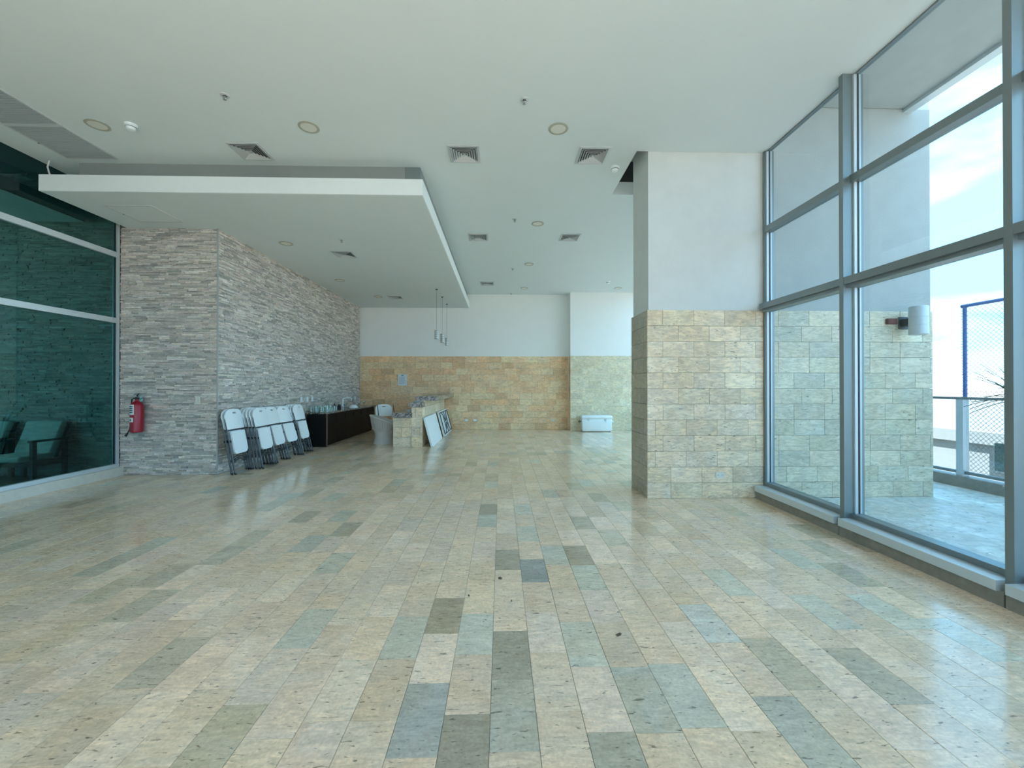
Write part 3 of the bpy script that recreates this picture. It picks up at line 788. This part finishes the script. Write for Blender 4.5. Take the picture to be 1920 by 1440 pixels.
for i, (x, y, h, l) in enumerate(((-4.30, 10.78, .15, 'dark bottle on the counter, left of the pair before the faucet'), (-4.26, 10.98, .14, 'dark bottle on the counter, right of the pair before the faucet'))):
    lathe_thing('bottle', l, 'bottle', (x, y, ctz), [(0, 0), (.042, 0), (.044, .01), (.044, h * .65), (.016, h * .85), (.016, h), (0, h)], 'rubber', 'dark bottles on the counter')
fa = thing('faucet', 'tall squared chrome faucet on the granite counter', 'faucet', (-4.22, 11.15, ctz))
MB().lathe([(.028, 0), (.028, .012), (.016, .02), (.016, .05)], 16).build('base', 'steel', fa, True)
MB().tube([(0, 0, .03), (0, 0, .26), (.015, .02, .285), (.04, .05, .292), (.12, .18, .292), (.14, .21, .28), (.145, .215, .22)], .013, 10).build('spout', 'plastic_white', fa, True)
MB().tube([(0, -.01, .06), (-.02, -.06, .075)], .007, 8).build('lever', 'steel', fa)
bowl = lathe_thing('mixing_bowl', 'upturned pale bowl beside the faucet on the counter', 'bowl', (-4.15, 11.75, ctz), [(.12, 0), (.118, .02), (.085, .065), (.035, .085), (0, .086)], 'plastic_white', n=24)
lathe_thing('steel_pot', 'small steel pot behind the upturned bowl on the counter', 'pot', (-4.38, 11.5, ctz), [(0, 0), (.07, 0), (.075, .11), (.071, .11), (.067, .006), (0, .006)], 'steel', n=24)
for i, y in enumerate((12.3, 12.5, 12.75, 12.95)):
    lathe_thing('goblet', 'clear goblet in the row at the far end of the counter', 'glass', (-4.2 - .05 * (i % 2), y, ctz), [(0, 0), (.03, 0), (.005, .01), (.004, .06), (.03, .09), (.034, .15), (.031, .15), (.027, .092), (0, .07)], 'glass_ware', 'goblets on the counter')

# ------------------------------------------------------------------ travertine bar with granite tops
bar = thing('stone_bar', 'stepped travertine bar with thick granite tops', 'bar', (0, 0, 0))
BY, BX0, BX1, BXM = 9.785, -2.54, -1.85, -2.11
MB().box(BX0 + .02, BXM, BY + .02, YB - .06, 0, .685).build('low_body', 'concrete', bar)
MB().box(BXM, BX1 - .02, BY + .02, BY + .26, 0, .934).box(BXM, BX1 - .02, BY + .26, YB - .06, 0, 1.075).build('high_body', 'concrete', bar)
MB().box(BX0 - .02, BXM + .015, BY - .03, YB - .05, .6855, .80).build('low_top', 'granite', bar)
MB().box(BXM - .06, BX1 + .01, BY - .035, BY + .25, .935, 1.04).build('mid_top', 'granite', bar)
MB().box(BXM + .04, -1.55, BY + .26, YB - .05, 1.0755, 1.18).build('high_top', 'granite', bar)
tile_wall(bar, BX0, BXM, BY, 1, -1, 31, WB, rows=3, rh=.228)
tile_wall(bar, BXM, BX1, BY, 1, -1, 32, WB, rows=4, rh=.2325)
tile_wall(bar, BY, YB - .06, BX1, 0, 1, 33, WB, rows=4, rh=.2325)
tile_wall(bar, BY + .26, YB - .06, BX1, 0, 1, 35, WB, rows=1, rh=.143, z0=.932)
tile_wall(bar, BY + .02, YB - .06, BX0, 0, -1, 34, WB, rows=3, rh=.228)
lathe_thing('stone_bowl', 'small pale round bowl on the low bar top', 'bowl', (-2.20, 10.0, .801), [(0, 0), (.05, 0), (.085, .045), (.09, .07), (.08, .07), (.05, .02), (0, .018)], 'curb_light', n=24)

# folding tables leaning on the bar
def table(label, y0, y1, underside):
    t = thing('folding_table', label, 'folding table', (-1.60, (y0 + y1) / 2, .004), (0, -math.atan(.185 / .70), 0), 'folding tables leaning on the bar')
    hl = (y1 - y0) / 2; hh = .715
    me = fin(outline_table(hl, hh), 'plastic_white')
    link('tabletop', me, t, (-.05 if not underside else -.045, 0, 0))
    if underside:
        X = .004
        fr = [[(X, -hl + .10, .05), (X, -hl + .10, hh - .05)], [(X, hl - .10, .05), (X, hl - .10, hh - .05)]]
        for s in (-1, 1):
            MB().tube([(X + .004, -hl + .06, hh / 2 + s * .31), (X + .004, hl - .06, hh / 2 + s * .31)], .0135, 8).build('side_rail', 'tube_grey', t, True)
            MB().tube([(X + .01, s * (hl - .06), .06), (X + .01, s * (hl - .06), hh - .06)], .0135, 8).build('end_rail', 'tube_grey', t, True)
            for q in (-1, 1):
                MB().tube([(X + .014, s * (hl - .30), hh / 2 + q * .30), (X + .018, s * .30, hh / 2 + q * .22), (X + .018, s * .10, hh / 2 + q * .03)], .012, 8).build('leg', 'tube_grey', t, True)
            MB().tube([(X + .016, s * .30, hh / 2 - .22), (X + .016, s * .30, hh / 2 + .22)], .010, 8).build('leg_brace', 'tube_grey', t)
        MB().tube([(X + .012, 0, .05), (X + .012, 0, hh - .05)], .010, 8).build('centre_hinge_bar', 'tube_grey', t)
    return t
def outline_table(hl, hh):
    bm = bmesh.new(); pts = rounded(-hl, hl, 0, hh, .05, .05, 4)
    lo = [bm.verts.new((0, y, z)) for y, z in pts]; hi = [bm.verts.new((.046, y, z)) for y, z in pts]
    bm.faces.new(lo); bm.faces.new(hi)
    for i in range(len(pts)):
        j = (i + 1) % len(pts); bm.faces.new((lo[i], lo[j], hi[j], hi[i]))
    bmesh.ops.recalc_face_normals(bm, faces=bm.faces)
    me = bpy.data.meshes.new('tabletop'); bm.to_mesh(me); bm.free(); return me
table('white folding table leaning on the bar with its plain top outward', 9.74, 11.36, False)
table('white folding table leaning on the bar showing its dark leg frame', 11.80, 13.46, True)

# wicker tub chair and an open folding chair behind it
wc = thing('wicker_chair', 'pale wicker tub chair beside the bar end', 'chair', (-2.93, 10.42, 0), (0, 0, math.radians(100)))
def tub(mb, z0f, z1f, rf, n=28, th=.025, a0=-2.35, a1=2.35):
    rows = 8; vs = []
    for side in (0, 1):
        for j in range(rows + 1):
            for i in range(n + 1):
                a = a0 + (a1 - a0) * i / n; f = j / rows
                z = z0f(a) + (z1f(a) - z0f(a)) * f; r_ = rf(f) - side * th
                vs.append((r_ * math.sin(a), r_ * math.cos(a), z))
    fs = []; st = (rows + 1) * (n + 1)
    for j in range(rows):
        for i in range(n):
            p = j * (n + 1) + i; q = (p, p + 1, p + n + 2, p + n + 1)
            fs.append(q); fs.append(tuple(st + k for k in reversed(q)))
    for i in range(n):
        p = rows * (n + 1) + i; fs.append((p, p + 1, st + p + 1, st + p)); fs.append((i + 1, i, st + i, st + i + 1))
    for j in range(rows):
        p = j * (n + 1); fs.append((p, p + n + 1, st + p + n + 1, st + p)); p += n; fs.append((p + n + 1, p, st + p, st + p + n + 1))
    mb._add(vs, fs); return mb
rim = lambda a: .47 + .23 * math.cos(a * .62)
tub(MB(), lambda a: .30, rim, lambda f: .22 + .10 * f ** .8).build('tub_back', 'wicker', wc, True)
tub(MB(), lambda a: .0, lambda a: .31, lambda f: .255 - .045 * math.sin(f * PI * .8), a0=-PI, a1=PI * .999).build('base', 'wicker', wc, True)
MB().lathe([(0, .30), (.215, .30), (.225, .33), (.20, .36), (0, .365)], 28).build('seat', 'wicker', wc, True)
MB().tube([((.325) * math.sin(a), (.325) * math.cos(a), rim(a)) for a in [-2.35 + 4.7 * i / 28 for i in range(29)]], .022, 8).build('rim', 'wicker', wc, True)
o = MB()
for i in range(25):
    a = -2.3 + 4.6 * i / 24
    o.tube([(.225 * math.sin(a), .225 * math.cos(a), .31), (.285 * math.sin(a), .285 * math.cos(a), .42), (.325 * math.sin(a), .325 * math.cos(a), rim(a) - .01)], .006, 5)
b = o.build('cane_weave', 'wicker', wc, True); b['kind'] = 'stuff'
oc = thing('folding_chair', 'white folding chair standing open behind the wicker chair', 'folding chair', (-3.12, 11.35, 0), (0, 0, math.radians(30)))
bm2 = back_me; link('backrest', bm2, oc, (0, .10, -.12), (-.2, 0, 0))
link('seat', seat_me, oc, (0, .30, .44), (PI / 2 - .05, 0, 0)).location = (0, .44, .455)
for s in (-1, 1):
    MB().tube([(s * .222, -.26, .0), (s * .222, -.10, .42), (s * .21, .13, .90)], .0115, 8).build('leg', 'tube_grey', oc, True)
    MB().tube([(s * .20, .26, .0), (s * .20, .0, .43)], .011, 8).build('leg', 'tube_grey', oc, True)
MB().tube([(-.20, .19, .12), (.20, .19, .12)], .008, 8).build('brace', 'tube_grey', oc)

# ------------------------------------------------------------------ cooler
co = thing('cooler', 'large white cooler box standing by the back wall pier', 'cooler', (2.985, 12.965, 0))
def rbox(x0, x1, y0, y1, z0, z1, r_, seg=3, taper=0.0):
    bm = bmesh.new(); bmesh.ops.create_cube(bm, size=1)
    for v in bm.verts:
        v.co = Vector(((x0 + x1) / 2 + v.co.x * (x1 - x0), (y0 + y1) / 2 + v.co.y * (y1 - y0), (z0 + z1) / 2 + v.co.z * (z1 - z0)))
        if taper and v.co.z < (z0 + z1) / 2: v.co.x *= 1 - taper; v.co.y *= 1 - taper
    bmesh.ops.bevel(bm, geom=list(bm.edges), offset=r_, segments=seg, affect='EDGES', profile=.5)
    me = bpy.data.meshes.new('rbox'); bm.to_mesh(me); bm.free(); return me
link('body', fin(rbox(-.48, .48, -.175, .175, .012, .40, .035, taper=.05), 'plastic_white'), co)
link('lid', fin(rbox(-.49, .49, -.185, .185, .395, .51, .045), 'plastic_white'), co)
for s in (-1, 1):
    MB().box(s * .27 - .018, s * .27 + .018, -.197, -.181, .345, .43).build('latch', 'vent_metal', co)
    MB().tube([(s * .485, -.10, .34), (s * .535, -.10, .30), (s * .535, .10, .30), (s * .485, .10, .34)], .013, 8).build('carry_handle', 'chair_frame_wood' if s < 0 else 'plastic_white', co, True)
    MB().box(s * .40 - .03, s * .40 + .03, -.15, .15, 0, .02).build('skid', 'tube_grey', co)

# ------------------------------------------------------------------ lounge armchairs behind the green glass
def armchair(label, X):
    """X: its right arm; faces -Y"""
    t = thing('lounge_armchair', label, 'armchair', (X - .31, 6.45, .002), None, 'armchairs behind the green glass')
    fr = 'chair_frame_wood'
    for s in (-1, 1):
        MB().box(s * .31 - .025, s * .31 + .025, -.24, -.185, 0, .60).build('front_leg', fr, t)
        m = Matrix.Rotation(-.12, 4, 'X'); MB().box(s * .31 - .025, s * .31 + .025, .20, .25, 0, .62).build('rear_leg', fr, t)
        MB().box(s * .31 - .03, s * .31 + .03, -.26, .26, .60, .628).build('armrest', fr, t)
        MB().box(s * .31 - .02, s * .31 + .02, -.20, .22, .24, .32).build('side_rail', fr, t)
        MB().tube([(s * .29, .10, .30), (s * .29, .31, .84)], .018, 6).build('back_post', fr, t)
    MB().box(-.30, .30, -.24, -.21, .24, .32).build('front_rail', fr, t)
    MB().tube([(-.31, .315, .845), (.31, .315, .845)], .02, 6).build('top_rail', fr, t)
    link('seat_cushion', fin(rbox(-.28, .28, -.36, .17, .325, .415, .03), 'cushion'), t)
    bk = link('back_cushion', fin(rbox(-.28, .28, -.045, .045, 0, .52, .03), 'cushion'), t, (0, .085, .39), (-.36, 0, 0))
armchair('dark framed armchair with pale cushions behind the green glass, nearer the stone corner', -6.85)
armchair('dark framed armchair with pale cushions behind the green glass, cut by the picture edge', -7.66)

# ------------------------------------------------------------------ terrace: sconce, railing, fence, plant
t = thing('wall_sconce', 'pale cylindrical up and down sconce on the outer terrace wall', 'wall lamp', (5.20, YP0, 2.245))
MB().lathe([(.085, -.175), (.095, -.170), (.095, .172), (.09, .178), (.086, .16), (0, .155)], 32, (0, -.20, 0)).build('shade', 'sconce_metal', t, True)
for z in (-.055, .045): MB().lathe([(.0952, z - .002), (.0965, z), (.0952, z + .002)], 32, (0, -.20, 0)).build('seam', 'vent_metal', t)
MB().box(-.04, .04, -.12, -.012, -.045, .045).build('arm', 'tube_grey', t)
MB().box(-.065, .065, -.014, -.001, -.08, .08).build('back_plate', 'tube_grey', t)
t = thing('junction_box', 'small rusty red junction box on the terrace wall beside the sconce', 'junction box', (5.03, YP0 - .001, 2.265))
MB().box(-.065, .065, -.035, 0, -.035, .035).build('body', 'rust_box', t)
MB().box(-.055, .055, -.040, -.0352, -.028, .028).build('lid', 'rust_box', t)
XR = 6.58
struct('wall_terrace_curb', MB().box(XR - .09, XR + .12, YR - 3, 16, -.005, .15), 'curb_stone', 'low stone curb under the terrace railing')
t = thing('glass_railing', 'aluminium terrace railing with clear glass panels on a stone curb', 'railing', (0, 0, 0))
for y in (8.6, 5.74, 2.9, .1, -2.7): MB().box(XR - .035, XR + .055, y - .045, y + .045, .15, 1.24).build('post', 'aluminium_light', t)
MB().box(XR - .03, XR + .04, -2.7, 8.6, 1.24, 1.275).build('handrail', 'aluminium', t)
for a, b in ((5.74, 8.6), (2.9, 5.74), (.1, 2.9), (-2.7, .1)):
    MB().box(XR + .004, XR + .014, a + .05, b - .05, .22, 1.24).build('glass_panel', 'glass_clear', t)
    MB().box(XR - .012, XR + .03, a + .045, b - .045, .18, .22).build('lower_rail', 'aluminium', t)
FX = XR + .10
t = thing('chain_link_fence', 'blue framed chain link fence rising behind the terrace railing', 'fence', (0, 0, 0))
FY0, FY1, FZ = -.4, 5.78, 2.585
for y in (FY1, 3.7, 1.65, FY0): MB().tube([(FX, y, .15), (FX, y, FZ)], .024, 10).build('post', 'blue_steel', t, True)
MB().tube([(FX, FY0 - .02, FZ), (FX, FY1 + .04, FZ)], .024, 10).build('top_rail', 'blue_steel', t, True)
m = MB(); step = .062; zz0, zz1 = .2, FZ - .02; hgt = zz1 - zz0
k = -int(hgt / step) - 1
while FY0 + k * step < FY1:
    for sgn in (1, -1):
        pts = []
        y_a = FY0 + k * step
        lo, hi = max(0, FY0 - y_a), min(hgt, FY1 - y_a)
        if hi - lo > .03:
            za, zb = (zz0 + lo, zz0 + hi) if sgn > 0 else (zz1 - lo, zz1 - hi)
            m.tube([(FX + sgn * .002, y_a + lo, za), (FX + sgn * .002, y_a + hi, zb)], .003, 3, caps=False)
    k += 1
o = m.build('wire_mesh', 'wire', t); o['kind'] = 'stuff'
m = MB(); kk = 0
while .3 + kk * .04 < FZ:   # lacing that ties the mesh to its corner post
    z = .3 + kk * .04; m.tube([(FX - .026, FY1 - .04, z), (FX - .028, FY1 + .026, z + .018)], .004, 4); kk += 1
o = m.build('lacing', 'blue_steel', t); o['kind'] = 'stuff'
# spiky potted plant half hidden by the mullion
pl = thing('potted_yucca', 'potted spiky leaved plant on the terrace behind the window mullion', 'plant', (5.60, 4.32, 0))
MB().lathe([(0, 0), (.09, 0), (.115, .30), (.125, .30), (.125, .33), (.11, .33), (.105, .29), (0, .29)], 28).build('pot', 'terracotta', pl, True)
MB().tube([(0, 0, .28), (.01, .0, .8), (-.01, .01, 1.36)], [.035, .03, .025], 10).build('trunk', 'trunk', pl, True)
rl = random.Random(8)
for i in range(46):
    az = rl.uniform(0, 2 * PI); el = rl.uniform(-.30, .95); ln = rl.uniform(.34, .46); z0 = 1.28 + .10 * el + rl.uniform(-.05, .05)
    dx, dy = math.cos(az), math.sin(az); vs = []; fs = []
    for q in range(6):
        f = q / 5; wd = .011 * (1 - f ** 2.2) * (.6 + .8 * f if f < .5 else 1.0) + .0006
        px = ln * f * math.cos(el); pz = z0 + ln * f * math.sin(el) - .10 * f * f * (.8 - .6 * el)
        for s_, up_ in ((-1, .003), (0, -.002), (1, .003)): vs.append((dx * px - dy * wd * s_, dy * px + dx * wd * s_, pz + up_))
        for s_, up_ in ((-1, .0045), (0, .0005), (1, .0045)): vs.append((dx * px - dy * wd * s_, dy * px + dx * wd * s_, pz + up_))
    for q in range(5):
        b0, b1 = q * 6, q * 6 + 6
        fs += [(b0, b0 + 1, b1 + 1, b1), (b0 + 1, b0 + 2, b1 + 2, b1 + 1), (b0 + 4, b0 + 3, b1 + 3, b1 + 4), (b0 + 5, b0 + 4, b1 + 4, b1 + 5), (b0 + 3, b0, b1, b1 + 3), (b0 + 2, b0 + 5, b1 + 5, b1 + 2)]
    mb = MB(); mb._add(vs, fs); mb.build('leaf', 'leaf', pl)

# ------------------------------------------------------------------ view beyond the terrace
t = thing('neighbour_building', 'white flat roofed building below the terrace railing', 'building', (0, 0, 0))
MB().box(14, 62, 3, 80, -14, -.25).build('body', 'building_white', t)
MB().box(14.2, 61.8, 3.2, 79.8, -.25, -.20).build('roof', 'roof_gravel', t)
MB().box(13.9, 14.2, 2.9, 80, -.25, .10).build('parapet', 'building_white', t)
for y in (10.25, 7.2, 15.4, 20):
    wn = MB().box(13.93, 14.01, y, y + 1.1, -1.0, -.12).build('window', 'aluminium', t)
    MB().box(13.90, 13.935, y + .05, y + 1.05, -.95, -.17).build('pane', 'glass_teal', wn)
g = MB(); g.box(-3000, 3000, -3000, 3000, -15, -14)
struct('ground', g, 'sand', 'pale sandy land beyond the terrace')
rr = random.Random(4); hv = []; hf = []; n = 90
for i in range(n + 1):
    a = -1.2 + 2.9 * i / n; d = 2200
    h = 34 + 6 * math.sin(i * .31) + 5 * math.sin(i * .83 + 1) + rr.uniform(-1, 1)
    for (dd, z) in ((d, -14), (d + 120, h * .8 + 6), (d + 320, h + 10), (d + 700, -14)): hv.append((dd * math.sin(a), dd * math.cos(a), z))
for i in range(n):
    for j in range(3): p = i * 4 + j; hf.append((p, p + 4, p + 5, p + 1))
mb = MB(); mb._add(hv, hf); o = struct('ground_hills', mb, 'hills', 'low hazy hills along the horizon')

# ------------------------------------------------------------------ leaf litter on the floor
for i, (x, y, s, l) in enumerate(((-.01, 3.08, .03, 'dry curled leaf scrap on the floor by the dark blue tile'), (.68, 2.37, .03, 'reddish leaf scrap on the floor towards the glazing'),
                               (-.22, 2.83, .014, 'tiny dark crumb on the floor near the brown tile'), (.07, 2.75, .012, 'tiny dark crumb on the floor left of the pale tile row'))):
    b = MB(); rr = random.Random(i + 3)
    vs = []; nseg = 7
    for q in range(nseg):
        a = 2 * PI * q / nseg; r_ = s * rr.uniform(.45, 1.0)
        vs.append((r_ * math.cos(a), r_ * math.sin(a) * .55, rr.uniform(.001, .006)))
    vs2 = [(x_, y_, z_ + .002) for x_, y_, z_ in vs]
    b._add(vs + vs2, [tuple(reversed(range(nseg))), tuple(range(nseg, 2 * nseg))] + [(q, (q + 1) % nseg, nseg + (q + 1) % nseg, nseg + q) for q in range(nseg)])
    o = b.build('leaf_scrap', 'debris'); o.location = (x, y, .0008); o.rotation_euler = (0, 0, rr.uniform(0, 3)); o['label'] = l; o['category'] = 'leaf'
